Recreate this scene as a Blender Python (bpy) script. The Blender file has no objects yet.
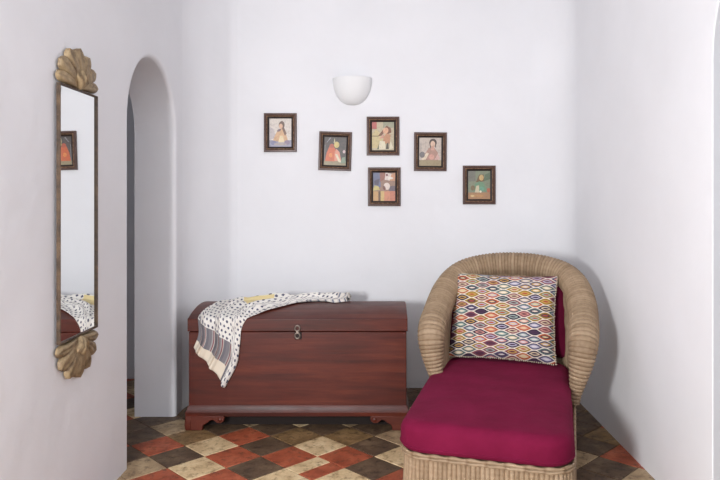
import bpy, bmesh, math, random
from mathutils import Vector, Matrix, noise as mnoise
from math import sin, cos, pi, sqrt, radians as R
random.seed(7)
S = bpy.context.scene
COL = S.collection

# ------------------------------------------------------------------ helpers
def s2l(c):
    return tuple((v/255/12.92 if v/255 <= .04045 else ((v/255+.055)/1.055)**2.4) for v in c)
def rgba(c): return (*s2l(c), 1)

def obj(name, bm, mats, parent=None, smooth=True, recalc=True, mods=()):
    if recalc: bmesh.ops.recalc_face_normals(bm, faces=bm.faces[:])
    me = bpy.data.meshes.new(name); bm.to_mesh(me); bm.free()
    for m in (mats if isinstance(mats, (list, tuple)) else [mats]): me.materials.append(m)
    o = bpy.data.objects.new(name, me); COL.objects.link(o)
    if smooth:
        me.polygons.foreach_set('use_smooth', [True]*len(me.polygons))
        try: me.set_sharp_from_angle(angle=R(smooth if smooth is not True else 42))
        except Exception: pass
    if parent: o.parent = parent
    return o
def tag(o, label, cat, group=None):
    o['label'] = label; o['category'] = cat
    if group: o['group'] = group
    return o
def thing(name, label, cat, loc=(0,0,0), rotz=0, group=None):
    o = bpy.data.objects.new(name, None); COL.objects.link(o)
    o.empty_display_size = .1
    o.location = loc; o.rotation_euler = (0,0,rotz)
    return tag(o, label, cat, group)
def struct(o): o['kind'] = 'structure'; return o
def bevel(o, w, seg=2, ang=40):
    m = o.modifiers.new('bevel', 'BEVEL'); m.width = w; m.segments = seg; m.limit_method = 'ANGLE'; m.angle_limit = R(ang)
    m.harden_normals = False
    return o

def add_box(bm, x0,x1,y0,y1,z0,z1, mi=0):
    v = [bm.verts.new((x,y,z)) for z in (z0,z1) for y in (y0,y1) for x in (x0,x1)]
    for q in ((0,1,3,2),(4,6,7,5),(0,4,5,1),(2,3,7,6),(0,2,6,4),(1,5,7,3)):
        f = bm.faces.new([v[i] for i in q]); f.material_index = mi
def add_prism(bm, pts, place, d0, d1, mi=0):
    """closed 2D outline pts extruded from d0 to d1; place(a,b,d) -> xyz"""
    A = [bm.verts.new(place(a,b,d0)) for a,b in pts]; B = [bm.verts.new(place(a,b,d1)) for a,b in pts]
    n = len(pts)
    fs = [bm.faces.new(A), bm.faces.new(B[::-1])]
    for i in range(n): fs.append(bm.faces.new((A[i], A[(i+1)%n], B[(i+1)%n], B[i])))
    for f in fs: f.material_index = mi
def add_grid(bm, P, closed_u=False, closed_v=False, uv=None, mi=0):
    """P[i][j] points; uv(i,j)->(u,v)"""
    nu, nv = len(P), len(P[0])
    V = [[bm.verts.new(p) for p in row] for row in P]
    L = bm.loops.layers.uv.verify() if uv else None
    for i in range(nu if closed_u else nu-1):
        for j in range(nv if closed_v else nv-1):
            i2, j2 = (i+1)%nu, (j+1)%nv
            f = bm.faces.new((V[i][j], V[i2][j], V[i2][j2], V[i][j2])); f.material_index = mi
            if L:
                for lp,(a,b) in zip(f.loops, ((i,j),(i+1,j),(i+1,j+1),(i,j+1))): lp[L].uv = uv(a,b)
    return V
def cap(bm, ring, mi=0):
    f = bm.faces.new(ring); f.material_index = mi
def catmull(pts, n):
    """resample a control polyline (tuples of any length) smoothly, n points per span"""
    out = []
    P = [pts[0]] + list(pts) + [pts[-1]]
    for k in range(1, len(P)-2):
        p0,p1,p2,p3 = P[k-1],P[k],P[k+1],P[k+2]
        for s in range(n):
            t = s/n
            out.append(tuple(.5*((2*b)+(-a+c)*t+(2*a-5*b+4*c-d)*t*t+(-a+3*b-3*c+d)*t**3) for a,b,c,d in zip(p0,p1,p2,p3)))
    out.append(tuple(pts[-1]))
    return out
def resample(pts, step):
    acc = [0]
    for a,b in zip(pts, pts[1:]): acc.append(acc[-1] + (Vector(b[:3])-Vector(a[:3])).length)
    n = max(2, round(acc[-1]/step)); out = []; k = 0
    for i in range(n+1):
        d = acc[-1]*i/n
        while k < len(acc)-2 and acc[k+1] < d: k += 1
        t = (d-acc[k])/max(1e-9, acc[k+1]-acc[k])
        out.append(tuple(a+(b-a)*t for a,b in zip(pts[k], pts[k+1])))
    return out, acc[-1]
def add_tube(bm, pts, rad, seg=12, closed=False, up=Vector((0,0,1)), caps=True, uvscale=1):
    """pts xyz list; rad: float or list of r or (ra, rb)"""
    n = len(pts); P = []
    prev = None
    for i in range(n):
        p = Vector(pts[i]); a = Vector(pts[(i-1)%n if closed else max(0,i-1)]); b = Vector(pts[(i+1)%n if closed else min(n-1,i+1)])
        t = (b-a).normalized()
        if prev is None:
            ref = up if abs(t.dot(up)) < .95 else Vector((1,0,0))
            s = t.cross(ref).normalized()
        else:
            s = (prev - t*prev.dot(t)).normalized()
        prev = s; w = s.cross(t)
        r = rad if not isinstance(rad, list) else rad[i]
        ra, rb = r if isinstance(r, tuple) else (r, r)
        P.append([p + s*cos(2*pi*k/seg)*ra + w*sin(2*pi*k/seg)*rb for k in range(seg)])
    V = add_grid(bm, P, closed_u=closed, closed_v=True, uv=lambda i,j: (i*uvscale, j/seg))
    if caps and not closed:
        cap(bm, V[0]); cap(bm, V[-1][::-1])
def add_lathe(bm, prof, place, seg=24, a0=0, a1=2*pi):
    full = abs(a1-a0-2*pi) < 1e-6
    n = seg if full else seg+1
    P = [[place(r*cos(a0+(a1-a0)*k/seg), r*sin(a0+(a1-a0)*k/seg), z) for k in range(n)] for r,z in prof]
    return add_grid(bm, P, closed_v=full)

# ------------------------------------------------------------------ materials
def mat(name, rough=.6, metal=0, spec=.5):
    m = bpy.data.materials.new(name); m.use_nodes = True
    b = m.node_tree.nodes['Principled BSDF']
    b.inputs['Roughness'].default_value = rough; b.inputs['Metallic'].default_value = metal
    b.inputs['Specular IOR Level'].default_value = spec
    return m, m.node_tree, b
def N(nt, t, **kw):
    n = nt.nodes.new(t)
    for k,v in kw.items():
        if k.startswith('i_'): n.inputs[k[2:].replace('_',' ')].default_value = v
        else: setattr(n, k, v)
    return n
def lk(nt, a, b): nt.links.new(a, b)
def ramp(nt, fac, stops, interp='LINEAR'):
    r = nt.nodes.new('ShaderNodeValToRGB'); e = r.color_ramp.elements; r.color_ramp.interpolation = interp
    while len(e) < len(stops): e.new(.5)
    for k,(p,c) in enumerate(stops): e[k].position = p; e[k].color = rgba(c)
    lk(nt, fac, r.inputs['Fac']); return r.outputs['Color']
def math_(nt, op, a, b=None, c=None):
    n = nt.nodes.new('ShaderNodeMath'); n.operation = op
    for k,v in enumerate((a,b,c)):
        if v is None: continue
        if isinstance(v, (int,float)): n.inputs[k].default_value = v
        else: lk(nt, v, n.inputs[k])
    return n.outputs[0]
def mix(nt, fac, a, b, blend='MIX'):
    n = nt.nodes.new('ShaderNodeMix'); n.data_type = 'RGBA'; n.blend_type = blend
    if isinstance(fac, (int,float)): n.inputs[0].default_value = fac
    else: lk(nt, fac, n.inputs[0])
    for k,v in ((6,a),(7,b)):
        if isinstance(v, tuple): n.inputs[k].default_value = rgba(v)
        else: lk(nt, v, n.inputs[k])
    return n.outputs[2]
def tex(nt, kind='Object', scale=(1,1,1), rot=(0,0,0), loc=(0,0,0)):
    c = N(nt, 'ShaderNodeTexCoord'); m = N(nt, 'ShaderNodeMapping')
    m.inputs['Scale'].default_value = scale; m.inputs['Rotation'].default_value = rot; m.inputs['Location'].default_value = loc
    lk(nt, c.outputs[kind], m.inputs['Vector']); return m.outputs['Vector']
def noise(nt, v, scale, detail=4, rough=.55, dist=0):
    n = N(nt, 'ShaderNodeTexNoise'); lk(nt, v, n.inputs['Vector'])
    n.inputs['Scale'].default_value = scale; n.inputs['Detail'].default_value = detail
    n.inputs['Roughness'].default_value = rough; n.inputs['Distortion'].default_value = dist
    return n.outputs['Fac']
def bump(nt, b, h, strength, dist=.01):
    n = N(nt, 'ShaderNodeBump'); n.inputs['Strength'].default_value = strength; n.inputs['Distance'].default_value = dist
    lk(nt, h, n.inputs['Height']); lk(nt, n.outputs['Normal'], b.inputs['Normal'])

def plaster():
    m, nt, b = mat('whitewashed_plaster', .9, 0, .15)
    v = tex(nt)
    c = ramp(nt, noise(nt, v, 1.3, 5), [(.3,(231,231,234)), (.7,(238,238,241))])
    lk(nt, c, b.inputs['Base Color'])
    h = math_(nt, 'ADD', noise(nt, v, 2.2, 3), math_(nt, 'MULTIPLY', noise(nt, v, 30, 4), .06))
    bump(nt, b, h, .35, .03)
    return m
M_wall = plaster()

def tile_mat(name, c1, c2, c3, pits):
    m, nt, b = mat(name, .55, 0, .35)
    v = tex(nt)
    c = ramp(nt, noise(nt, v, 9, 6, .65), [(.3,c1), (.52,c2), (.72,c3)])
    d = ramp(nt, noise(nt, v, 21, 6, .75), [(.34,(0,0,0)), (.50,(255,255,255))])
    c2_ = mix(nt, d, pits, c)
    lk(nt, c2_, b.inputs['Base Color'])
    lk(nt, math_(nt, 'MULTIPLY_ADD', noise(nt, v, 14, 4), .4, .35), b.inputs['Roughness'])
    bump(nt, b, noise(nt, v, 24, 5, .7), .35, .006)
    return m
TM = {
 'c': tile_mat('cream_worn_tile', (184,156,116), (218,192,150), (232,212,174), (136,106,72)),
 'g': tile_mat('grey_cream_tile', (138,114,86), (170,146,114), (190,166,132), (92,70,50)),
 'y': tile_mat('ochre_brown_tile', (104,80,50), (136,108,72), (164,134,94), (70,50,32)),
 'r': tile_mat('terracotta_red_tile', (140,66,42), (168,86,58), (184,106,76), (100,56,38)),
 'b': tile_mat('dark_brown_tile', (74,58,44), (98,78,60), (126,104,80), (54,40,30)),
}
M_grout, nt, b = mat('dark_grout', .9); b.inputs['Base Color'].default_value = rgba((62,48,38))

def wood(name, dark, mid, light, rough=.42, axis=0):
    m, nt, b = mat(name, rough, 0, .4)
    sc = [9,9,9]; sc[axis] = .7
    v = tex(nt, 'Object', tuple(sc))
    g = noise(nt, v, 2.2, 7, .62, .5)
    c = ramp(nt, g, [(.26,dark), (.5,mid), (.76,light)])
    v2 = tex(nt, 'Object', (1.6,1.6,2.6))
    c = mix(nt, math_(nt, 'MULTIPLY', noise(nt, v2, 1.6, 4), .55), c, dark)
    lk(nt, c, b.inputs['Base Color'])
    lk(nt, math_(nt, 'MULTIPLY_ADD', noise(nt, v2, 5, 4), .3, rough-.12), b.inputs['Roughness'])
    sc2 = [40,40,40]; sc2[axis] = 2
    bump(nt, b, noise(nt, tex(nt, 'Object', tuple(sc2)), 2, 4), .12, .004)
    return m
M_chest = wood('reddish_mahogany', (50,15,7), (90,31,17), (120,52,30))
M_chest_foot = wood('reddish_mahogany_foot', (56,21,12), (94,37,24), (118,53,35))
M_pic = wood('dark_walnut_moulding', (66,44,37), (92,67,58), (116,90,80), .35, 2)
M_pic_bead, nt, b = mat('worn_gilt_bead', .45, .35); b.inputs['Base Color'].default_value = rgba((142,112,86))
lk(nt, ramp(nt, noise(nt, tex(nt), 60, 3), [(.35,(104,76,58)), (.65,(160,128,100))]), b.inputs['Base Color'])
M_pic_inner, nt, b = mat('dark_inner_lip', .5); b.inputs['Base Color'].default_value = rgba((38,24,20))

def gold(name, dark, mid, light):
    m, nt, b = mat(name, .55, .15, .5)
    v = tex(nt)
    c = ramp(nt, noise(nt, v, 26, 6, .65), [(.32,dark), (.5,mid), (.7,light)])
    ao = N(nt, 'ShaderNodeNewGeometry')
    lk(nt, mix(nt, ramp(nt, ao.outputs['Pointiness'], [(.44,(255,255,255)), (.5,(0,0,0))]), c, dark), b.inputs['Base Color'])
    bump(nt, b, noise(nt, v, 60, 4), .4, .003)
    return m
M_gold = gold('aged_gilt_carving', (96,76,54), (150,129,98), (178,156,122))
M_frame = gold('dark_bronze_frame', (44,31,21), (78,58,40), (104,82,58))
M_glass, nt, b = mat('mirror_glass', .015, 1); b.inputs['Base Color'].default_value = rgba((240,242,242))
M_white, nt, b = mat('white_painted_plaster', .7, 0, .3); b.inputs['Base Color'].default_value = rgba((236,236,236))
M_steel, nt, b = mat('tarnished_steel', .4, .9); b.inputs['Base Color'].default_value = rgba((150,138,128))
M_dark, nt, b = mat('dark_iron', .5, .6); b.inputs['Base Color'].default_value = rgba((40,30,28))

def wicker(name, stripe_axis=0):
    """UV: u counts reeds (1 per reed), v runs along a reed"""
    m, nt, b = mat(name, .6, 0, .3)
    uv = N(nt, 'ShaderNodeTexCoord'); sp = N(nt, 'ShaderNodeSeparateXYZ'); lk(nt, uv.outputs['UV'], sp.inputs[0])
    wn = N(nt, 'ShaderNodeTexWhiteNoise', noise_dimensions='1D'); lk(nt, math_(nt, 'FLOOR', sp.outputs[0]), wn.inputs['W'])
    base = ramp(nt, wn.outputs['Value'], [(0,(134,112,88)), (.5,(152,129,103)), (1,(170,147,121))])
    v = tex(nt)
    fib = ramp(nt, noise(nt, v, 45, 4, .6), [(.3,(130,108,84)), (.7,(172,149,123))])
    c = mix(nt, .4, base, fib)
    # darker brown in the grooves between the reeds
    fr = math_(nt, 'ABSOLUTE', math_(nt, 'SUBTRACT', math_(nt, 'FRACT', sp.outputs[0]), .5))
    c = mix(nt, math_(nt, 'MULTIPLY', math_(nt, 'SMOOTH_MIN', 1, math_(nt, 'MAXIMUM', 0, math_(nt, 'MULTIPLY', math_(nt, 'SUBTRACT', fr, .36), 7)), .1), .62), c, (108,80,55))
    lk(nt, c, b.inputs['Base Color'])
    w = math_(nt, 'SINE', math_(nt, 'MULTIPLY', sp.outputs[1], 2*pi))
    hh = math_(nt, 'ADD', math_(nt, 'MULTIPLY', w, .35), noise(nt, v, 120, 3))
    bump(nt, b, hh, .5, .003)
    return m
M_wick = wicker('natural_wicker')

def fabric(name, c1, c2, rough=.85):
    m, nt, b = mat(name, rough, 0, .06)
    v = tex(nt)
    lk(nt, ramp(nt, noise(nt, v, 5, 5, .6), [(.3,c1), (.7,c2)]), b.inputs['Base Color'])
    b.inputs['Sheen Weight'].default_value = .06; b.inputs['Sheen Roughness'].default_value = .4
    b.inputs['Sheen Tint'].default_value = rgba((230,120,160))
    h = math_(nt, 'ADD', math_(nt, 'MULTIPLY', noise(nt, v, 9, 4), 1.2), math_(nt, 'MULTIPLY', noise(nt, v, 260, 2), .12))
    bump(nt, b, h, .35, .012)
    return m
M_maroon = fabric('maroon_cotton', (99,18,46), (117,25,58))
M_plum = fabric('plum_cotton', (82,14,38), (98,20,48))

def ikat():
    m, nt, b = mat('ogee_pattern_weave', .85, 0, .15)
    uv = N(nt, 'ShaderNodeTexCoord'); sp = N(nt, 'ShaderNodeSeparateXYZ'); lk(nt, uv.outputs['UV'], sp.inputs[0])
    wob = math_(nt, 'MULTIPLY', math_(nt, 'SUBTRACT', noise(nt, uv.outputs['UV'], 22, 3), .5), .22)
    x = math_(nt, 'ADD', math_(nt, 'MULTIPLY', sp.outputs[0], 9.8), math_(nt, 'MULTIPLY', wob, .6))
    y = math_(nt, 'ADD', math_(nt, 'MULTIPLY', sp.outputs[1], 25.0), wob)
    wrap = lambda t: math_(nt, 'SUBTRACT', math_(nt, 'MULTIPLY', math_(nt, 'FRACT', math_(nt, 'MULTIPLY', math_(nt, 'ADD', t, 1), .5)), 2), 1)
    xa, ya = wrap(x), wrap(y)
    edge = math_(nt, 'MULTIPLY_ADD', math_(nt, 'COSINE', math_(nt, 'MULTIPLY', xa, pi)), .5, .5)
    mA = math_(nt, 'SUBTRACT', edge, math_(nt, 'ABSOLUTE', ya))
    isA = math_(nt, 'GREATER_THAN', mA, 0)
    mg = math_(nt, 'ABSOLUTE', mA)
    fl = lambda t, o: math_(nt, 'FLOOR', math_(nt, 'MULTIPLY', math_(nt, 'ADD', t, o), .5))
    idA = math_(nt, 'ADD', fl(x,1), math_(nt, 'MULTIPLY', fl(y,1), 37.13))
    idB = math_(nt, 'ADD', math_(nt, 'ADD', fl(x,0), math_(nt, 'MULTIPLY', fl(y,0), 37.13)), 511.7)
    idn = math_(nt, 'ADD', math_(nt, 'MULTIPLY', idA, isA), math_(nt, 'MULTIPLY', idB, math_(nt, 'SUBTRACT', 1, isA)))
    w1 = N(nt, 'ShaderNodeTexWhiteNoise', noise_dimensions='1D'); lk(nt, idn, w1.inputs['W'])
    w2 = N(nt, 'ShaderNodeTexWhiteNoise', noise_dimensions='1D'); lk(nt, math_(nt, 'ADD', idn, 77.7), w2.inputs['W'])
    ring = ramp(nt, w1.outputs['Value'], [(0,(62,48,66)), (.2,(150,118,46)), (.36,(86,104,104)), (.52,(176,92,52)), (.66,(132,74,84)), (.82,(84,78,104))], 'CONSTANT')
    inn = ramp(nt, w2.outputs['Value'], [(0,(206,190,160)), (.18,(188,152,86)), (.34,(150,168,160)), (.5,(196,140,128)), (.66,(76,58,78)), (.84,(176,172,190))], 'CONSTANT')
    cen = ramp(nt, w1.outputs['Value'], [(0,(70,50,70)), (.2,(170,84,58)), (.36,(226,216,196)), (.52,(218,196,150)), (.66,(98,50,64)), (.82,(210,204,206))], 'CONSTANT')
    st = lambda lo: math_(nt, 'GREATER_THAN', mg, lo)
    c = mix(nt, st(.13), (224,214,200), ring)
    c = mix(nt, st(.52), c, inn)
    c = mix(nt, st(.78), c, cen)
    lk(nt, c, b.inputs['Base Color'])
    bump(nt, b, noise(nt, uv.outputs['UV'], 140, 3), .35, .004)
    return m
M_ikat = ikat()
M_fringe, nt, b = mat('beige_fringe', .9); b.inputs['Base Color'].default_value = rgba((206,190,168))

def throw_mat():
    """UV in metres: u from the far end to the hem, v across"""
    m, nt, b = mat('dotted_cotton_print', .85, 0, .15)
    uv = N(nt, 'ShaderNodeTexCoord'); sp = N(nt, 'ShaderNodeSeparateXYZ'); lk(nt, uv.outputs['UV'], sp.inputs[0])
    u, v = sp.outputs[0], sp.outputs[1]
    P = .027
    row = math_(nt, 'FLOOR', math_(nt, 'DIVIDE', u, P))
    off = math_(nt, 'MULTIPLY', math_(nt, 'MODULO', row, 2), .5)
    fu = math_(nt, 'SUBTRACT', math_(nt, 'FRACT', math_(nt, 'DIVIDE', u, P)), .5)
    fv = math_(nt, 'SUBTRACT', math_(nt, 'FRACT', math_(nt, 'ADD', math_(nt, 'DIVIDE', v, P), off)), .5)
    r = math_(nt, 'SQRT', math_(nt, 'ADD', math_(nt, 'POWER', fu, 2), math_(nt, 'POWER', fv, 2)))
    r = math_(nt, 'ADD', r, math_(nt, 'MULTIPLY', math_(nt, 'SUBTRACT', noise(nt, uv.outputs['UV'], 130, 2), .5), .22))
    dots = math_(nt, 'LESS_THAN', r, .25)
    c = mix(nt, dots, (226,222,216), (88,88,106))
    # plain yellow panel
    iny = math_(nt, 'MULTIPLY', math_(nt, 'MULTIPLY', math_(nt, 'GREATER_THAN', u, .40), math_(nt, 'LESS_THAN', u, .54)),
                math_(nt, 'MULTIPLY', math_(nt, 'GREATER_THAN', v, .14), math_(nt, 'LESS_THAN', v, .25)))
    c = mix(nt, iny, c, (220,202,152))
    # striped grey band, cream hem
    U0 = 1.0
    band = math_(nt, 'GREATER_THAN', u, U0-.165)
    sv = math_(nt, 'FRACT', math_(nt, 'DIVIDE', v, .062))
    stripe = ramp(nt, sv, [(0,(126,122,126)), (.34,(160,156,154)), (.5,(136,74,84)), (.6,(196,186,178)), (.7,(112,110,116))], 'CONSTANT')
    c = mix(nt, band, c, stripe)
    c = mix(nt, math_(nt, 'GREATER_THAN', u, U0-.06), c, (222,210,192))
    # far end: blue grey stripes
    e = math_(nt, 'LESS_THAN', u, .09)
    c = mix(nt, e, c, ramp(nt, math_(nt, 'FRACT', math_(nt, 'DIVIDE', u, .045)), [(0,(218,212,204)), (.55,(120,124,138)), (.8,(200,194,188))], 'CONSTANT'))
    lk(nt, c, b.inputs['Base Color'])
    bump(nt, b, noise(nt, uv.outputs['UV'], 300, 2), .15, .002)
    return m
M_throw = throw_mat()

M_print, nt, b = mat('painted_print', .4, 0, .4)
at = N(nt, 'ShaderNodeAttribute', attribute_name='tint')
pc = mix(nt, math_(nt, 'MULTIPLY', noise(nt, tex(nt), 48, 5, .7), .36), at.outputs['Color'], (170,150,130))
pc = mix(nt, ramp(nt, noise(nt, tex(nt, loc=(3,1,2)), 70, 4, .7), [(.5,(0,0,0)), (.68,(150,150,150))]), pc, (92,74,66))
lk(nt, pc, b.inputs['Base Color'])
M_shade, nt, b = mat('shade_black', .9); b.inputs['Base Color'].default_value = rgba((30,20,17))  # near-black colour for the shade in the gap under the chest

# ------------------------------------------------------------------ camera  (lens shifted: horizon above the middle)
CAMZ = 1.3
cd = bpy.data.cameras.new('camera'); cam = bpy.data.objects.new('camera', cd); COL.objects.link(cam)
cam.location = (0,0,CAMZ); cam.rotation_euler = (pi/2,0,0)
cd.sensor_width = 36; cd.lens = 33; cd.shift_x = -20/720; cd.shift_y = -42/720; cd.clip_start = .05
S.camera = cam

# ------------------------------------------------------------------ room shell
XL, XR, YB, H = -1.215, 1.27, 4.52, 3.0
T = .245
# floor : diagonal encaustic tiles on a grout bed
TX, TY, HD = -.315, 3.467, .142
tiles = {(-6,0):'r',(-4,0):'c',(-2,0):'b',(0,0):'c',(2,0):'b',(4,0):'c',
 (-7,-1):'b',(-5,-1):'b',(-3,-1):'r',(-1,-1):'r',(1,-1):'r',(3,-1):'c',
 (-8,-2):'r',(-6,-2):'g',(-4,-2):'c',(-2,-2):'b',(0,-2):'S',(2,-2):'b',(4,-2):'r',
 (-7,-3):'g',(-5,-3):'r',(-3,-3):'r',(-1,-3):'c',(1,-3):'c',(3,-3):'r',
 (-7,1):'b',(-5,1):'y',(-3,1):'r',(-1,1):'y',(1,1):'y',(3,1):'g',
 (-6,2):'g',(-4,2):'b',(-2,2):'b',(0,2):'b',(2,2):'b',(-7,3):'b',(-8,2):'b',(-5,3):'b',(-6,4):'b',(4,6):'b',(5,7):'b',(4,8):'b',(3,7):'b',(11,5):'b',(12,4):'y',(10,4):'b',(11,3):'b',
 (11,1):'y',(10,0):'b',(11,-1):'r',(9,-1):'g',(10,-2):'b',(11,-3):'g',(10,2):'b',(9,1):'b',(12,0):'r',(12,-2):'r',
 (-4,-4):'b',(-2,-4):'r',(0,-4):'r',(2,-4):'b',(-6,-4):'b'}
keys = ['c','g','y','r','b']
bm = bmesh.new()
FX0, FX1, FY0, FY1 = -2.2, 2.2, -2.0, 5.0
add_box(bm, FX0, FX1, FY0, FY1, -.08, -.004, 5)
e1, e2 = Vector((1,1,0))/sqrt(2), Vector((1,-1,0))/sqrt(2)
side = HD*sqrt(2)
rt = random.Random(3)
def tile(cx, cy, a0,a1,b0,b1, mi):
    g, bv = .0018, .0022
    jj = lambda: rt.uniform(-.0012,.0012)
    z = rt.uniform(-.0012, 0)
    c = [(a0+g+jj(),b0+g+jj()),(a1-g+jj(),b0+g+jj()),(a1-g+jj(),b1-g+jj()),(a0+g+jj(),b1-g+jj())]
    ma, mb = (a0+a1)/2, (b0+b1)/2
    P0 = Vector((cx,cy,0))
    lo, hi = [], []
    for a,b_ in c:
        lo.append(bm.verts.new(P0+e1*a+e2*b_+Vector((0,0,-.004))))
        ia = a + (bv if a < ma else -bv); ib = b_ + (bv if b_ < mb else -bv)
        hi.append(bm.verts.new(P0+e1*ia+e2*ib+Vector((0,0,z))))
    fs = [bm.faces.new(hi)] + [bm.faces.new((lo[k],lo[(k+1)%4],hi[(k+1)%4],hi[k])) for k in range(4)]
    for f in fs: f.material_index = mi
for i in range(-16, 20):
    for j in range(-40, 12):
        if (i+j) % 2: continue
        cx, cy = TX+HD*i, TY+HD*j
        if not (FX0+.15 < cx < FX1-.15 and FY0+.15 < cy < FY1-.15): continue
        k = tiles.get((i,j)) or rt.choice('ccgyrrrbbb')
        h = side/2
        if k == 'S':
            tile(cx,cy,-h,h,-h,0,0); tile(cx,cy,-h,h,0,h,3)
        else: tile(cx,cy,-h,h,-h,h,keys.index(k))
floor = struct(obj('floor', bm, [TM[k] for k in keys]+[M_grout], smooth=False))

def arch_outline(y0, y1, z0, zspring, ztop, ya, yb, n=24):
    """wall elevation with an arched doorway [ya,yb] cut up from the floor"""
    r = (yb-ya)/2; c = (ya+yb)/2
    pts = [(y0,z0),(ya,z0)]
    for k in range(n+1):
        a = pi - pi*k/n
        pts.append((c+r*cos(a), zspring+r*sin(a)))
    pts += [(yb,z0),(y1,z0),(y1,ztop),(y0,ztop)]
    return pts
def wall_from_outline(name, pts, x0, x1, bev):
    bm = bmesh.new()
    add_prism(bm, pts, lambda a,b_,d: (d,a,b_), x0, x1)
    return bm
# left wall: arched passage deep in, window near the camera
bm = bmesh.new()
add_prism(bm, arch_outline(1.2, 4.05, -.004, 1.68, H, 3.185, 3.925), lambda a,b_,d: (d,a,b_), XL-T, XL)
LW0, LW1, LZ0, LZ1 = -.75, .45, .85, 2.25
add_box(bm, XL-T, XL, -1.9, LW0, 0, H); add_box(bm, XL-T, XL, LW1, 1.2, 0, H)
add_box(bm, XL-T, XL, LW0, LW1, 0, LZ0); add_box(bm, XL-T, XL, LW0, LW1, LZ1, H)
wl = struct(obj('wall_left', bm, M_wall))
def soften(o, x, y0, y1, w):
    at = o.data.attributes.new('bevel_weight_edge', 'FLOAT', 'EDGE')
    for e in o.data.edges:
        a, b_ = (o.data.vertices[v].co for v in e.vertices)
        if abs(a.x-x) < .001 and abs(b_.x-x) < .001 and all(y0 < q.y < y1 for q in (a,b_)) and max(a.z,b_.z) > .1: at.data[e.index].value = 1
    m = o.modifiers.new('bevel', 'BEVEL'); m.width = w; m.segments = 5; m.limit_method = 'WEIGHT'
soften(wl, XL, 3.17, 3.97, .022)
# right wall: arch just at the edge of the frame
bm = bmesh.new()
add_prism(bm, arch_outline(1.0, 4.80, -.004, 1.83, H, 1.52, 2.52), lambda a,b_,d: (d, 2.02+(a-2.02)*1.22 if d > XR+.1 and 1.5 < a < 2.53 else a, b_), XR, XR+T)
add_box(bm, XR, XR+T, -1.9, 1.0, 0, H)
wr = struct(obj('wall_right', bm, M_wall)); soften(wr, XR, 1.5, 2.53, .006)
# back wall with softly rounded corners
r1, r2 = .24, .26
pts = []
pts = catmull([(XL,4.0),(XL,4.05),(-1.198,4.16),(-1.155,4.28),(-1.10,4.38),(-1.055,4.45),(-1.02,4.495),(-.975,YB)], 6)[6:]
cx = XR-r2; cy = YB-r2
for k in range(13):
    a = pi/2 - (pi/2)*k/12; pts.append((cx+r2*cos(a), cy+r2*sin(a)))
pts += [(XR+.02,YB-r2),(XR+.02,YB+.2),(XL-.2,YB+.2),(XL-.2,4.05)]
bm = bmesh.new(); add_prism(bm, pts, lambda a,b_,d: (a,b_,d), -.004, H)
struct(obj('wall_back', bm, M_wall, smooth=30))
# wall behind the camera, with a wide opening added for the fill light
RW0, RW1, RZ0, RZ1 = -.9, .9, .7, 2.4
bm = bmesh.new()
for bx in ((XL-T,RW0,0,H),(RW1,XR+T,0,H),(RW0,RW1,0,RZ0),(RW0,RW1,RZ1,H)):
    add_box(bm, bx[0], bx[1], -1.95, -1.75, bx[2], bx[3])
struct(obj('wall_rear', bm, M_wall, smooth=False))
bm = bmesh.new(); add_box(bm, -1.75, FX1, FY0, FY1, H, H+.1)
struct(obj('ceiling', bm, M_wall, smooth=False))
# the passage beyond the left arch
bm = bmesh.new()
add_box(bm, -2.16, -2.06, 2.7, 4.9, -.004, H); add_box(bm, -2.06, XL-.2, 4.75, 4.85, -.004, H)
struct(obj('wall_passage', bm, M_wall, smooth=False))

# ------------------------------------------------------------------ chest
CX0, CX1, CF, CB = -1.08, .155, 3.70, 4.26
def lid_z(y): return .622 + .045*(1-((y-(CF+CB)/2)/((CB-CF)/2))**2)
chest = thing('blanket_chest', 'reddish-brown wooden chest with domed lid, metal hasp and bracket feet against the back wall', 'chest', ((CX0+CX1)/2, (CF+CB)/2, 0))
ox, oy = chest.location.x, chest.location.y
def cbox(bm, x0,x1,y0,y1,z0,z1): add_box(bm, x0-ox,x1-ox,y0-oy,y1-oy,z0,z1)
bm = bmesh.new(); cbox(bm, CX0+.006,CX1-.006,CF+.006,CB-.006,.125,.5485)
bevel(obj('body', bm, M_chest, chest), .004)
prof = [(CF,.5515)] + [(CF+(CB-CF)*k/24, lid_z(CF+(CB-CF)*k/24)) for k in range(25)] + [(CB,.5515)]
bm = bmesh.new(); add_prism(bm, prof, lambda a,b_,d: (d-ox,a-oy,b_), CX0, CX1)
bevel(obj('lid', bm, M_chest, chest, smooth=25), .004, 3, 25)
bm = bmesh.new(); cbox(bm, CX0+.04,CX1-.04,CF+.09,CB-.05,.001,.124)  # added dark box standing in for the deep shade under the chest
obj('under_chest_shade', bm, M_shade, chest, smooth=False)
bm = bmesh.new()
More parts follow.
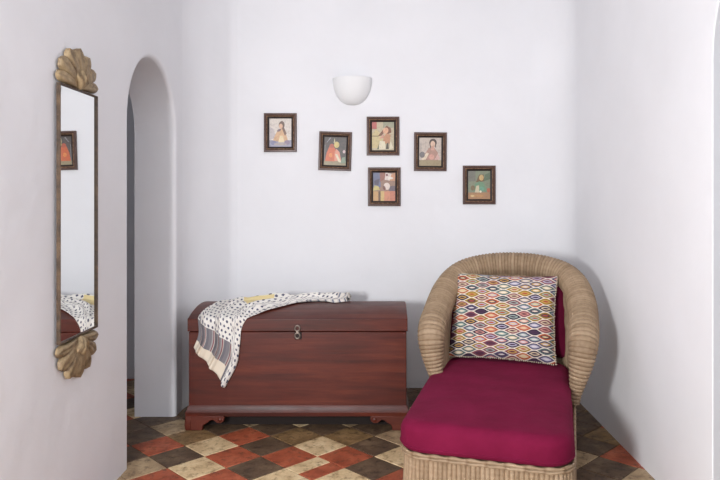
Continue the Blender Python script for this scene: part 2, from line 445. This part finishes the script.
# stepped base moulding
mp = [(0,.078),(-.015,.078),(-.017,.100),(-.010,.112),(-.008,.122),(0,.138)]
ring = lambda d,z: [(CX0+.006+d-ox, CF+.006+d-oy, z),(CX1-.006-d-ox, CF+.006+d-oy, z),(CX1-.006-d-ox, CB-.006-d-oy, z),(CX0+.006+d-ox, CB-.006-d-oy, z)]
V = add_grid(bm, [ring(d,z) for d,z in mp], closed_v=True)
cap(bm, V[0]); cap(bm, V[-1][::-1])
bevel(obj('base_moulding', bm, M_chest, chest, smooth=25), .002)
def foot_pts():
    p = [(0,.08),(.215,.08),(.218,.066),(.212,.05),(.195,.040),(.176,.042),(.164,.052),(.152,.060),(.138,.056),(.122,.042),(.108,.036),(.098,.026),(.094,.0),(.0,0),(-.006,.03)]
    return p
for sx in (0,1):
    for sy in (0,1):
        bm = bmesh.new()
        bx = (CX0-.008) if sx == 0 else (CX1+.008); dx = 1 if sx == 0 else -1
        by = (CF-.012) if sy == 0 else (CB+.005); dy = 1 if sy == 0 else -1
        add_prism(bm, foot_pts(), lambda a,b_,d: (bx+dx*a-ox, by+dy*d-oy, b_), 0, .03)
        add_prism(bm, [(a*.8,b_) for a,b_ in foot_pts()], lambda a,b_,d: (bx+dx*d-ox, by+dy*a-oy, b_), .001, .03)
        # scroll boss
        add_lathe(bm, [(0,-.005),(.010,-.004),(.014,0),(.014,.006)], lambda u,v,w: (bx+dx*(.193+u)-ox, by+dy*w-oy, .060+v), 14)
        bevel(obj('foot', bm, M_chest_foot, chest), .003)
# hasp: a ring over a staple
hx = (297.5-380)*CF/660
bm = bmesh.new()
def ring_pts(cx,cz,r,y,n=18): return [(cx+r*cos(2*pi*k/n), y, cz+r*1.15*sin(2*pi*k/n)) for k in range(n)]
add_tube(bm, ring_pts(hx-ox,.5695,.0135,CF-oy-.006), .0045, 8, closed=True, up=Vector((0,1,0)))
add_tube(bm, ring_pts(hx-ox,.5285,.0135,CF-oy-.005), .0045, 8, closed=True, up=Vector((0,1,0)))
add_box(bm, hx-ox-.006,hx-ox+.006,CF-oy-.010,CF-oy+.004,.542,.556)
obj('hasp', bm, M_steel, chest)
bm = bmesh.new(); add_box(bm, hx-ox-.016,hx-ox+.022,CF-oy-.002,CF-oy+.007,.508,.548)
obj('hasp_plate', bm, M_dark, chest)

# ------------------------------------------------------------------ printed throw over the chest
PROF = [(CB-.10-( CB-.10-CF)*k/40, 0) for k in range(41)]
PROF = [(y, lid_z(y)) for y,_ in PROF] + [(CF, .622-.52*k/40) for k in range(1,41)]
acc = [0]
for a,b_ in zip(PROF, PROF[1:]): acc.append(acc[-1]+math.dist(a,b_))
def prof_at(p):
    p = max(0, min(acc[-1]-1e-6, p))
    k = 0
    while acc[k+1] < p: k += 1
    t = (p-acc[k])/(acc[k+1]-acc[k])
    return PROF[k][0]+(PROF[k+1][0]-PROF[k][0])*t, PROF[k][1]+(PROF[k+1][1]-PROF[k][1])*t
def surf(X, p, h):
    y, z = prof_at(p)
    # smoothed normal so the cloth bends round the front edge
    (ya,za),(yb,zb) = prof_at(p-.03), prof_at(p+.03)
    ty, tz = yb-ya, zb-za; l = math.hypot(ty,tz) or 1
    ny, nz = tz/l, -ty/l
    if nz < 0 and abs(ny) < .5: ny, nz = -ny, -nz
    if ny > 0 and nz < .3: ny, nz = -ny, -nz
    return Vector((X, y+ny*h, z+nz*h))
PE = acc[40]     # the front edge of the lid
def onlid(px, y): return ((px-380)*y/660, (CB-.10-y)*1.006)
def onfront(px, py): return ((px-380)*CF/660, PE + (py-320)*CF/660)
# sections: (edge a, edge b, lift, fold amplitude)
secs = [
 (onlid(351,4.13), onlid(347,4.02), .026, .010),
 (onlid(340,4.16), onlid(335,3.97), .034, .018),
 (onlid(322,4.16), onlid(318,4.02), .030, .014),
 (onlid(298,4.15), onlid(300,3.96), .026, .012),
 (onlid(272,4.15), onlid(282,3.86), .030, .014),
 (onlid(246,4.12), onlid(262,3.77), .030, .013),
 (onlid(226,4.02), onlid(249,3.71), .026, .012),
 (onlid(209,3.86), onfront(242,328), .020, .010),
 (onlid(200,3.74), onfront(240,345), .018, .014),
 (onfront(199,333), onfront(237,364), .020, .016),
 (onfront(194,347), onfront(225,387), .018, .014),
]
flat = [(a[0],a[1],b_[0],b_[1],h,am) for a,b_,h,am in secs]
rows = catmull(flat, 10)
NV = 56
bm = bmesh.new(); P = []; rn = random.Random(5)
nr = len(rows)
for i,(ax,ap,bx,bp,h,am) in enumerate(rows):
    u = i/(nr-1); row = []
    for j in range(NV+1):
        v = j/NV
        X = ax+(bx-ax)*v; p = ap+(bp-ap)*v
        hem = max(0, (u-.86)/.14)
        # the hem is scalloped by the folds, its edge wandering a little
        p += .008*sin(v*7+.5)*u*u + .005*sin(2*pi*2.3*v+1.1)*hem
        ph = 2*pi*(2.5*v + .45*sin(4.2*u+.6)) + 2.6*u
        f = sin(ph)*.62 + .38*sin(2.3*ph+1.3+4*u)
        edge = min(1, min(v, 1-v)/.09)
        env = (1-(2*v-1)**4)
        hh = .006 + h*env*(.55+.25*sin(5*u+2.5*v)) + 1.5*am*f*(.35+.65*edge) + .006*sin(23*u+3*v)*env*(1-u)
        hh += (.013*mnoise.noise(Vector((u*11, v*3.5, 2.2))) + .006*mnoise.noise(Vector((u*26, v*9, 7.1))))*(.3+.7*edge)
        hh = max(.004, hh)
        if u > .62: hh = max(.006, hh*.9)
        X += .010*cos(ph)*edge
        row.append(surf(X, p, hh))
    P.append(row)
add_grid(bm, P, uv=lambda i,j: (i/(nr-1) - .17*min(1,max(0,(j/NV-.80)/.05)), j/NV*.44))
throw = obj('throw_blanket', bm, M_throw, smooth=True)
sm = throw.modifiers.new('thickness', 'SOLIDIFY'); sm.thickness = .0025; sm.offset = 1
tag(throw, 'white dotted cotton throw with striped hem draped over left of the wooden chest', 'blanket')

# ------------------------------------------------------------------ mirror
MY, MSL = 2.628, -.02
mir = thing('wall_mirror', 'tall narrow mirror with carved gilt shell ornaments hanging on the left wall', 'mirror', (XL+.0035, MY, 1.2415), 0)
mir.rotation_euler = (0,0,-math.atan(MSL))
HWm, HHm = .173, .490       # outer half sizes (along the wall, up)
def mp_(a, b_, d): return (d, a, b_)       # a along wall (+ = deeper into the room), b up, d out from the wall
bm = bmesh.new()
fp = [(0,.0),(.0,.012),(.002,.015),(.006,.014),(.0075,.010),(.0075,.0)]
rings = []
for w,d in fp:
    rings.append([mp_(sa*(HWm-w), sb*(HHm-w), d+.004) for sa,sb in ((-1,-1),(1,-1),(1,1),(-1,1))])
add_grid(bm, rings, closed_u=True, closed_v=True)
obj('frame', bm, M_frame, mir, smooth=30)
bm = bmesh.new(); add_box(bm, .004,.011, -HWm+.005,HWm-.005, -HHm+.005,HHm-.005)
obj('mirror_glass', bm, M_glass, mir, smooth=False)
def petal(bm, ang, L, w, d0, lift, sgn, base=(0,0), curl=.35):
    """one lobe of the shell: fluted leaf, rounded tip, thick"""
    n, k = 16, 9
    top, bot = [], []
    for i in range(n+1):
        t = i/n
        wid = w*(.22+.78*t**.8)*(sqrt(max(0,1-max(0,(t-.72)/.28)**2)) if t > .72 else 1)
        a = ang + curl*.25*sin(ang)*t*t
        cx_, cz_ = base[0]+sin(a)*L*t, base[1]+cos(a)*L*t
        px_, pz_ = cos(a), -sin(a)
        rt_, rb_ = [], []
        for j in range(k+1):
            s = -1+2*j/k
            rim = 1-s*s
            d = d0 + lift*(.35+.65*sin(pi*min(1,t*.9)))*(.12+.88*sqrt(max(0,rim))) - .35*lift*math.exp(-(s/.22)**2)*(t if t < .8 else max(0,(1-t)*4))
            rt_.append(mp_(1.20*(cx_+px_*wid*s), sgn*(cz_+pz_*wid*s), d))
            rb_.append(mp_(1.20*(cx_+px_*wid*s), sgn*(cz_+pz_*wid*s), .002))
        top.append(rt_); bot.append(rb_)
    ring = [r + s[::-1] for r,s in zip(top,bot)]
    V = add_grid(bm, ring, closed_v=True)
    cap(bm, V[0])
def shell(name, sgn, hgt):
    bm = bmesh.new()
    spec = [(0,1.0,.046),(.46,1.0,.047),(-.46,1.0,.047),(.92,.99,.047),(-.92,.99,.047),(1.33,.97,.034),(-1.33,.97,.034)]
    for q,(a,l,w) in enumerate(spec):
        petal(bm, a, hgt*l, w*hgt/.19, .004, .030-.0010*q, sgn, (0, .012))
    # heart of the shell and the base bead
    petal(bm, 0, hgt*.5, .020, .012, .036, sgn, (0,.004)); petal(bm, .55, hgt*.45, .018, .010, .034, sgn, (0,.004)); petal(bm, -.55, hgt*.45, .018, .010, .034, sgn, (0,.004))
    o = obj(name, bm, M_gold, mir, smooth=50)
    o.location = (0,0,sgn*(HHm-.004))
    return o
shell('shell_crest', 1, .156)
shell('shell_pendant', -1, .158)

# ------------------------------------------------------------------ pictures
PXM = 660/YB
def ell(cx,cy,rx,ry,c,rot=0,n=18,a0=0,a1=2*pi):
    return ([(cx+rx*cos(a0+(a1-a0)*k/n)*cos(rot)-ry*sin(a0+(a1-a0)*k/n)*sin(rot), cy+rx*cos(a0+(a1-a0)*k/n)*sin(rot)+ry*sin(a0+(a1-a0)*k/n)*cos(rot)) for k in range(n)], c)
def rc(x0,y0,x1,y1,c): return ([(x0,y0),(x1,y0),(x1,y1),(x0,y1)], c)
def pg(c,*p): return (list(p), c)
# print drawings in a 0..1 x 0..1.27 field
arts = [
 [rc(0,0,1,1.27,(222,214,206)), rc(0,0,1,.3,(150,152,176)), pg((196,188,190),(0,.3),(.3,.42),(.2,.8),(0,.9)),  # whole print paled: haze of the glass reflection put into its colours
  pg((214,172,132),(.15,.25),(.85,.25),(.74,.62),(.55,.82),(.4,.78),(.25,.5)), pg((232,212,170),(.4,.2),(.68,.2),(.62,.5),(.48,.5)),
  ell(.56,.98,.13,.17,(96,72,66)), pg((108,80,70),(.6,1.0),(.78,.6),(.7,.5),(.58,.8)), ell(.52,.92,.085,.115,(222,180,150)), ell(.44,.74,.1,.05,(112,92,106),.5),
  ell(.2,.18,.13,.1,(120,124,160)), ell(.8,.2,.12,.1,(134,120,150)), ell(.5,.12,.3,.05,(170,160,160))],
 [rc(0,0,1,1.27,(48,54,62)), rc(0,0,1,.2,(150,140,110)), pg((206,96,56),(.05,.18),(.5,.18),(.52,.7),(.4,.9),(.24,.85),(.12,.55)),
  pg((222,150,128),(.48,.2),(.78,.2),(.7,.6),(.55,.74),(.48,.6)), pg((226,214,186),(.66,.16),(.8,.12),(.6,.5),(.5,.5)),
  ell(.56,.92,.12,.14,(214,194,120)), ell(.34,.86,.1,.1,(180,80,60)), pg((200,190,150),(.42,1.0),(.46,1.22),(.5,1.0)), pg((150,150,160),(.1,1.0),(.14,1.02),(.3,1.22),(.26,1.24)),
  pg((116,144,124),(.75,.1),(.98,.1),(.96,.4),(.82,.35)), ell(.9,.62,.06,.07,(222,196,200)), ell(.3,.45,.08,.1,(228,140,70)), rc(.02,.2,.06,.9,(120,124,128))],
 [rc(0,0,1,1.27,(196,184,154)), rc(0,.95,.22,1.27,(196,98,98)), rc(.5,1.0,1,1.27,(160,164,140)), pg((206,190,140),(.0,.1),(.4,.1),(.5,.6),(.2,.95),(0,.7)),
  pg((118,70,50),(.26,.62),(.5,.92),(.66,1.1),(.84,1.0),(.88,.8),(.7,.72),(.6,.86),(.44,.66)), ell(.62,.88,.12,.14,(226,172,138),-.4),
  pg((196,140,104),(.5,.3),(.8,.3),(.84,.7),(.66,.76),(.52,.6)), pg((214,150,136),(.3,.5),(.56,.76),(.5,.56)), pg((226,218,190),(.3,.05),(.62,.05),(.58,.4),(.36,.42)),
  pg((60,60,52),(.62,.06),(.76,.06),(.74,.36),(.66,.3)), pg((60,84,64),(.24,.05),(.32,.05),(.3,.28)), pg((228,222,196),(.78,.05),(.96,.1),(.84,.4)), rc(0,.62,.3,.65,(90,70,58))],
 [rc(0,0,1,1.27,(150,118,104)), rc(0,.62,.34,1.27,(92,106,142)), pg((56,62,96),(.05,.9),(.3,1.0),(.24,.7),(.08,.72)), pg((150,92,80),(.32,.85),(.55,1.0),(.54,1.27),(.3,1.27)),
  pg((226,212,204),(.52,.95),(.78,.9),(.9,1.2),(.56,1.27)), pg((206,150,116),(.74,.9),(1,.9),(1,1.27),(.82,1.2)), ell(.62,.66,.14,.16,(230,214,206),.3), ell(.5,.58,.06,.1,(110,60,60),.4),
  pg((90,80,100),(.7,.45),(1,.45),(1,.68),(.76,.66)), rc(0,0,.24,.44,(198,154,100)), rc(.24,0,.34,.44,(92,62,40)), rc(.34,0,.5,.44,(206,176,112)), rc(.5,0,.76,.44,(206,134,104)), rc(.76,0,1,.44,(196,120,96)),
  pg((204,190,118),(.0,.46),(.3,.5),(.24,.66),(.06,.7)), ell(.78,1.02,.12,.05,(232,226,216)), ell(.62,1.16,.05,.05,(120,60,70))],
 [rc(0,0,1,1.27,(204,192,182)), rc(0,0,1,.26,(160,146,114)), pg((180,140,128),(.2,.26),(.86,.26),(.84,.6),(.66,.84),(.44,.82),(.28,.56)), ell(.62,1.04,.17,.18,(58,48,52)),
  pg((58,48,52),(.46,1.0),(.5,.78),(.56,.9)), pg((58,48,52),(.74,1.0),(.76,.8),(.68,.9)), ell(.61,.98,.105,.14,(228,196,172)), pg((212,164,146),(.52,.7),(.7,.7),(.66,.9),(.56,.9)),
  pg((230,214,190),(.1,.28),(.3,.28),(.44,.55),(.34,.6)), ell(.14,.5,.12,.14,(112,112,118)), ell(.56,.4,.12,.12,(214,160,146)), pg((214,176,170),(.7,.28),(.94,.3),(.84,.56)),
  rc(.06,.66,.1,1.0,(180,168,164)), rc(.28,.7,.31,1.1,(186,172,166))],
 [rc(0,0,1,1.27,(124,140,118)), rc(0,.8,.34,1.27,(112,118,112)), rc(0,0,1,.3,(172,128,92)), rc(.1,.1,.7,.2,(190,142,90)), pg((110,82,56),(.36,.76),(.5,1.1),(.7,1.1),(.74,.8)), ell(.6,.96,.1,.13,(206,176,116)),
  pg((98,150,120),(.2,.35),(.84,.35),(.72,.72),(.5,.8),(.34,.7)), pg((206,196,166),(.3,.3),(.5,.3),(.5,.62),(.38,.6)), ell(.62,.46,.1,.1,(96,160,136)), ell(.22,.5,.1,.12,(118,104,76)),
  ell(.92,.4,.08,.1,(190,100,74)), pg((78,110,88),(.7,.8),(1,.9),(1,1.2),(.76,1.1)), ell(.2,.15,.08,.05,(214,190,140)), ell(.56,.34,.05,.05,(232,226,200))],
]
def picture(px, py, k, label, tilt=0):
    cx, cz = (px-380)/PXM, CAMZ-(py-198)/PXM
    t = thing('framed_picture', label, 'picture', (cx, YB-.001, cz), 0, 'small framed prints on the back wall')
    t.rotation_euler = (0, tilt, 0)
    W2, H2 = .1115, .1325
    def mould(prof, name, m, smooth=25):
        bm = bmesh.new()
        add_grid(bm, [[(sa*(W2-w), -d, sb*(H2-w)) for sa,sb in ((-1,-1),(1,-1),(1,1),(-1,1))] for w,d in prof], closed_u=True, closed_v=True)
        return obj(name, bm, m, t, smooth=smooth)
    mould([(0,0),(0,.014),(.003,.018),(.012,.019),(.016,.016),(.017,0)], 'frame', M_pic)
    mould([(.017,0),(.017,.016),(.020,.0185),(.0235,.016),(.024,0)], 'bead', M_pic_bead)
    mould([(.024,0),(.024,.013),(.031,.010),(.036,.006),(.036,0)], 'inner_lip', M_pic_inner)
    bm = bmesh.new(); cl = bm.loops.layers.float_color.new('tint')
    w0, h0 = -(W2-.035), -(H2-.035); ww = 2*(W2-.035); hh = 2*(H2-.035)
    for q,(pts,c) in enumerate(arts[k]):
        vs = [bm.verts.new((w0+ww*min(1,max(0,a)), -.003-.00022*q, h0+hh*min(1,max(0,b_/1.27)))) for a,b_ in pts]
        f = bm.faces.new(vs)
        if f.normal.y > 0 or True:
            f.normal_update()
            if f.normal.y > 0: f.normal_flip()
        for lp in f.loops: lp[cl] = rgba(c)
    obj('print', bm, M_print, t, smooth=False, recalc=False)
    bm = bmesh.new(); add_box(bm, -W2+.02, W2-.02, -.0028, 0, -H2+.02, H2-.02)
    obj('backing', bm, M_pic_inner, t, smooth=False)
picture(280.5,132.7,0,'leftmost framed print, a figure in cream and orange, paled by a painted glass reflection')
picture(335.2,151.2,1,'framed print of an orange-red figure on dark ground, hanging slightly crooked', R(1.8))
picture(383.0,136.2,2,'framed print with dark-haired figure on cream, upper one of the stacked pair')
picture(384.2,186.8,3,'framed print in blocks of blue, white and orange, lower one of the stacked pair')
picture(430.2,151.8,4,'framed print of a black-haired sitter in dusty pink, right of the stacked pair', R(.5))
picture(479.0,185.0,5,'rightmost and greenish framed print, nearest above the wicker chair')

# ------------------------------------------------------------------ wall sconce
sc = thing('wall_sconce', 'white half-bowl plaster wall light above the framed pictures', 'lamp', ((352.3-380)/PXM, YB, 2.112))
bm = bmesh.new()
prof = []
for k in range(15):
    a = (pi/2)*k/14; prof.append((.134*cos(a)**.85 if k < 14 else .0005, -.178*sin(a)))
outer = prof[::-1]
inner = [(r*.94-.002 if r > .01 else .0004, z*.92) for r,z in prof]
add_lathe(bm, outer + [(.134,.004),(.127,.004)] + inner, lambda u,v,w: (u, -abs(v)*.86-.0005, w), 32, pi, 2*pi)
obj('bowl', bm, M_white, sc)
bm = bmesh.new(); add_box(bm, -.05,.05,-.012,0,-.10,-.03)
obj('bracket', bm, M_white, sc, smooth=False)

# ------------------------------------------------------------------ wicker chaise chair
TH = R(16.5)
CH = Vector((.397, 2.545, 0))
chair = thing('wicker_lounge_chair', 'natural wicker lounge chair with rolled arms and long seat in the right corner', 'chair', CH, -TH)
def rrect(x0,x1,y0,y1,r,nc=10,ns=14):
    pts = []
    for cx,cy,a0 in ((x1-r,y0+r,-pi/2),(x1-r,y1-r,0),(x0+r,y1-r,pi/2),(x0+r,y0+r,pi)):
        for k in range(nc+1): pts.append((cx+r*cos(a0+pi/2*k/nc), cy+r*sin(a0+pi/2*k/nc)))
    return pts
def closed_resample(pts, n):
    q = list(pts)+[pts[0]]; d=[0]
    for a,b_ in zip(q,q[1:]): d.append(d[-1]+math.dist(a,b_))
    out=[];k=0
    for i in range(n):
        s=d[-1]*i/n
        while d[k+1]<s: k+=1
        t=(s-d[k])/max(1e-9,d[k+1]-d[k]); out.append((q[k][0]+(q[k+1][0]-q[k][0])*t, q[k][1]+(q[k+1][1]-q[k][1])*t))
    return out, d[-1]
# base skirt of upright reeds
SK = rrect(-.330,.330,0,1.30,.10)
SUB = 6
o_, per = closed_resample(SK, 10)
nreed = round(per/.0185)
outl,_ = closed_resample(SK, nreed*SUB)
def normals2(pts):
    n=len(pts); out=[]
    for i in range(n):
        tx=pts[(i+1)%n][0]-pts[i-1][0]; ty=pts[(i+1)%n][1]-pts[i-1][1]; l=math.hypot(tx,ty); out.append((ty/l,-tx/l))
    return out
nrm = normals2(outl)
SEATZ = .283
bm = bmesh.new(); P=[]
zs = [0.0,.02,.05,.1,.16,.22,.262,SEATZ-.006]
for zi,z in enumerate(zs):
    row=[]
    for k,(p,n_) in enumerate(zip(outl,nrm)):
        rr = .0055*abs(sin(pi*(k%SUB)/SUB))**.7
        fl = .012*(1-z/SEATZ)
        row.append((p[0]+n_[0]*(rr+fl), p[1]+n_[1]*(rr+fl), z))
    P.append(row)
V = add_grid(bm, P, closed_v=True, uv=lambda i,j: (j/SUB, i*2.2))
cap(bm, V[-1]); cap(bm, V[0][::-1])
obj('seat_base', bm, M_wick, chair, smooth=60)
# braided trim round the top of the skirt
bm = bmesh.new()
oo,_ = closed_resample(rrect(-.338,.338,-.008,1.308,.105), 260)
for zz,ph in ((.284,0),(.271,pi)):
    pts=[(x,y,zz+.0015*sin(k*2*pi/5+ph)) for k,(x,y) in enumerate(oo)]
    add_tube(bm, pts, [.0068+.0012*sin(k*2*pi/5+ph) for k in range(260)], 8, closed=True, uvscale=.2)
obj('braided_trim', bm, M_wick, chair)
# rolled rim: up the arm front, along the arm, round the back
half = [  # x, y, z, r   (right side, from the foot of the arm to the middle of the back)
 (.338,.800,.300,.024),(.343,.797,.350,.030),(.355,.796,.420,.044),(.369,.800,.500,.060),(.378,.818,.575,.071),
 (.382,.880,.632,.074),(.382,.970,.668,.075),(.378,1.060,.715,.076),(.363,1.150,.775,.075),(.328,1.235,.832,.073),(.262,1.300,.876,.071),(.138,1.345,.905,.070),(0,1.355,.913,.070)]
ctrl = [(-x,y,z,r) for x,y,z,r in half] + [(x,y,z,r) for x,y,z,r in half[-2::-1]]
path = catmull(ctrl, 12)
RIB = .0185; SUBR = 5
rs, Lr = resample(path, RIB/SUBR)
bm = bmesh.new()
rad = [p[3]*(1-.0) - .004 + .0052*abs(sin(pi*(k%SUBR)/SUBR))**.7 for k,p in enumerate(rs)]
add_tube(bm, [p[:3] for p in rs], rad, 20, uvscale=1/SUBR, up=Vector((0,1,0)))
L = bm.loops.layers.uv.verify()
for f in bm.faces:
    for lp in f.loops: lp[L].uv = (lp[L].uv[0], lp[L].uv[1]*14)
obj('rolled_rim', bm, M_wick, chair, smooth=60)
# woven shell under the rim: inside face and outside face
upper = [p for p in ctrl if p[2] >= .63]
up_, Lu = resample(catmull(upper, 10), .019/4)
bm = bmesh.new()
def shell_pt(p, t, side, k):
    x,y,z,r = p
    # direction outwards in plan
    cx,cy = 0,.86
    dx,dy = x, max(0,(y-.80))*1.0
    l = math.hypot(dx,dy) or 1; dx/=l; dy/=l
    rip = .004*abs(sin(pi*(k%4)/4))
    if side == 0:   # inside face, narrowing towards the seat
        off = -.035 - .045*t*(1-.3*t); zz = z + (SEATZ-z)*t
        off -= rip
    else:           # outside face, swelling a little then tucking in at the skirt
        off = .030 - .080*t + .035*sin(pi*t); zz = z + (.245-z)*t
        off += rip
    return (x+dx*off, y+dy*off, zz)
for side in (0,1):
    P=[[shell_pt(p, t/14, side, k) for k,p in enumerate(up_)] for t in range(15)]
    add_grid(bm, P, uv=lambda i,j: (j/4, i*1.7))
# close the arm ends between inside and outside faces
for k in (0, len(up_)-1):
    A=[bm.verts.new(shell_pt(up_[k],t/14,0,k)) for t in range(15)]; B=[bm.verts.new(shell_pt(up_[k],t/14,1,k)) for t in range(15)]
    for q in range(14): bm.faces.new((A[q],A[q+1],B[q+1],B[q]))
obj('woven_back', bm, M_wick, chair, smooth=60, recalc=False)

# ------------------------------------------------------------------ cushions
def slab(x0,x1,y0,y1,z0,z1,rp,re,rb,crown,seed=1):
    """soft rectangular cushion, rounded in plan and at the edges"""
    bm=bmesh.new(); rnd=random.Random(seed); ph=[rnd.uniform(0,6.28) for _ in range(6)]
    def ring(d,z):
        r=max(.012,rp-d); return [(x,y,z) for x,y in rrect(x0+d,x1-d,y0+d,y1-d,r,8)]
    prof=[]
    for k in range(7):
        a=-pi/2+pi/2*k/6; prof.append((rb-rb*cos(a), z0+rb+rb*sin(a)))
    for k in range(1,7):
        a=pi/2*k/6; prof.append((re-re*cos(a), z1-re+re*sin(a)))
    half=(x1-x0)/2
    for k in range(1,9):
        d=re+(half-.03-re)*k/8; prof.append((d, z1+crown*sin(pi/2*k/8)))
    pre=[]
    for k in range(1,5): pre.append((half*.8-(half*.8-rb)*k/4 if k<4 else rb, z0))
    P=[ring(d,z) for d,z in pre[:-1]+prof]
    Q=[]
    for row in P:
        rr=[]
        for x,y,z in row:
            w=.004*sin(9*x+ph[0])*sin(7*y+ph[1])+.0025*sin(21*x+ph[2]+5*y)+.002*sin(17*y+ph[3])
            rr.append((x-(.050 if x<0 else .022)*max(0,y),y,z+(w if z>z0+.03 else 0)))
        Q.append(rr)
    n=len(Q[0])
    # densify long sides
    V=add_grid(bm,Q,closed_v=True)
    cap(bm,V[0][::-1]); 
    # top strip
    top=V[-1]; cap(bm, top)
    return bm
seat = thing('seat_cushion', 'long maroon seat cushion lying on the wicker lounge chair', 'cushion', CH, -TH)
bm = slab(-.346,.340,-.020,1.22,SEATZ+.008,.405,.115,.050,.022,.010)
bmesh.ops.triangulate(bm, faces=[f for f in bm.faces if len(f.verts)>4])
obj('cushion_cover', bm, M_maroon, seat, smooth=70)
# seam welt round the lower edge
bm=bmesh.new()
oo,_=closed_resample(rrect(-.3465,.3405,-.0205,1.2205,.116),180)
add_tube(bm,[(x-(.050 if x<0 else .022)*max(0,y),y,.312) for x,y in oo],.0035,6,closed=True)
obj('piping', bm, M_maroon, seat)

def pillow_bm(w,h,t,sides=(-1,1),nu=36,nv=32):
    """plump square cushion in its own xz plane, y = thickness, base at z=0"""
    bm=bmesh.new()
    def pt(u,v,s):
        a,b_=2*u-1,2*v-1
        inx=.045*(1-b_*b_); inz=.05*(1-a*a)   # pinched corners: sides bow in
        x=a*(w/2-inx*w*.55*abs(a)); z=h/2+b_*(h/2-inz*h*.5*abs(b_))
        th=t*.5*((1-a**4)*(1-b_**4))**.55
        th*=1+.10*sin(5*a+2)*sin(4*b_+1)
        return (x, s*th, z)
    for s in sides:
        P=[[pt(i/nu,j/nv,s) for j in range(nv+1)] for i in range(nu+1)]
        add_grid(bm,P,uv=lambda i,j:(i/nu,j/nv))
    bmesh.ops.remove_doubles(bm,verts=bm.verts[:],dist=.0004)
    return bm
rot = Matrix.Rotation(-TH,4,'Z')
def place(o, lx, ly, lz, lean, yaw=0, roll=0):
    p = rot @ Vector((lx,ly,lz)) + CH
    o.location = p
    o.rotation_euler = (Matrix.Rotation(-TH+yaw,4,'Z') @ Matrix.Rotation(-lean,4,'X') @ Matrix.Rotation(roll,4,'Y')).to_euler()
bk = thing('back_cushion', 'plain dark maroon cushion behind the patterned pillow', 'cushion')
bm = pillow_bm(.60,.44,.12); obj('cushion_cover', bm, M_plum, bk, smooth=70)
place(bk, .030, 1.205, .417, R(11))
pil = thing('throw_pillow', 'square pillow with multicoloured ogee pattern leaning on the maroon cushion', 'pillow')
def outward(bm, s):
    for f in bm.faces:
        f.normal_update()
        if f.normal.y*s < 0: f.normal_flip()
    return bm
obj('pillow_cover', outward(pillow_bm(.575,.475,.14,(-1,)),-1), M_ikat, pil, smooth=70, recalc=False)
bm = outward(pillow_bm(.582,.475,.14,(1,)),1); pb = obj('pillow_back', bm, M_plum, pil, smooth=70, recalc=False); pb.location = (-.004,0,0); pb['label'] = 'plum backing'
bm = bmesh.new()
rf = random.Random(2)
def edge_pts():
    w,h=.575,.475; out=[]
    def q(a,b_):
        inx=.045*(1-b_*b_); inz=.05*(1-a*a)
        return (a*(w/2-inx*w*.55*abs(a)), h/2+b_*(h/2-inz*h*.5*abs(b_)))
    n=52
    for k in range(n): out.append((q(1,-1+2*k/n),(1,0)))
    for k in range(n): out.append((q(-1+2*k/n,-1),(0,-1)))
    return out
for (x,z),(nx,nz) in edge_pts():
    l = rf.uniform(.003,.007) if nz != 1 else .004
    j = rf.uniform(-.003,.003)
    add_tube(bm,[(x-nx*.002,0,z-nz*.002),(x+nx*l+j*abs(nz),rf.uniform(-.003,.003),z+nz*l+j*abs(nx))],[.0032,.002],5)
obj('fringe', bm, M_fringe, pil)
place(pil, -.045, 1.045, .424, R(19), 0, R(.5))

# ------------------------------------------------------------------ light
def area(name, loc, target, sx, sy, power, col=(1,1,1)):
    l = bpy.data.lights.new(name, 'AREA'); l.shape = 'RECTANGLE'; l.size = sx; l.size_y = sy; l.energy = power; l.color = col
    o = bpy.data.objects.new(name, l); COL.objects.link(o); o.location = loc
    o.rotation_euler = (Vector(target)-Vector(loc)).to_track_quat('-Z','Y').to_euler()
    return o
area('window_daylight_left', (XL+.06, -.15, 1.34), (.5, 3.2, 1.25), .30, .42, 108, (.985,.99,1))
area('rear_fill_light', (0,-1.70,2.0), (0,2,.6), 1.7, .8, 30, (.88,.94,1))  # unseen fill light, added behind the camera to brighten the room from the front
w = bpy.data.worlds.new('world'); S.world = w; w.use_nodes = True
bg = w.node_tree.nodes['Background']
sky = w.node_tree.nodes.new('ShaderNodeTexSky')
try:
    sky.sky_type = 'HOSEK_WILKIE'; sky.turbidity = 4; sky.sun_direction = (-.4,-.5,.75)
except Exception: pass
mx = w.node_tree.nodes.new('ShaderNodeMix'); mx.data_type='RGBA'; mx.inputs[0].default_value=.08
mx.inputs[6].default_value=(.88,.92,1,1); w.node_tree.links.new(sky.outputs[0], mx.inputs[7])
w.node_tree.links.new(mx.outputs[2], bg.inputs[0]); bg.inputs[1].default_value = .4
vs = S.view_settings
vs.view_transform = 'Standard'; vs.look = 'None'; vs.gamma = 1; vs.exposure = 0; vs.use_curve_mapping = False
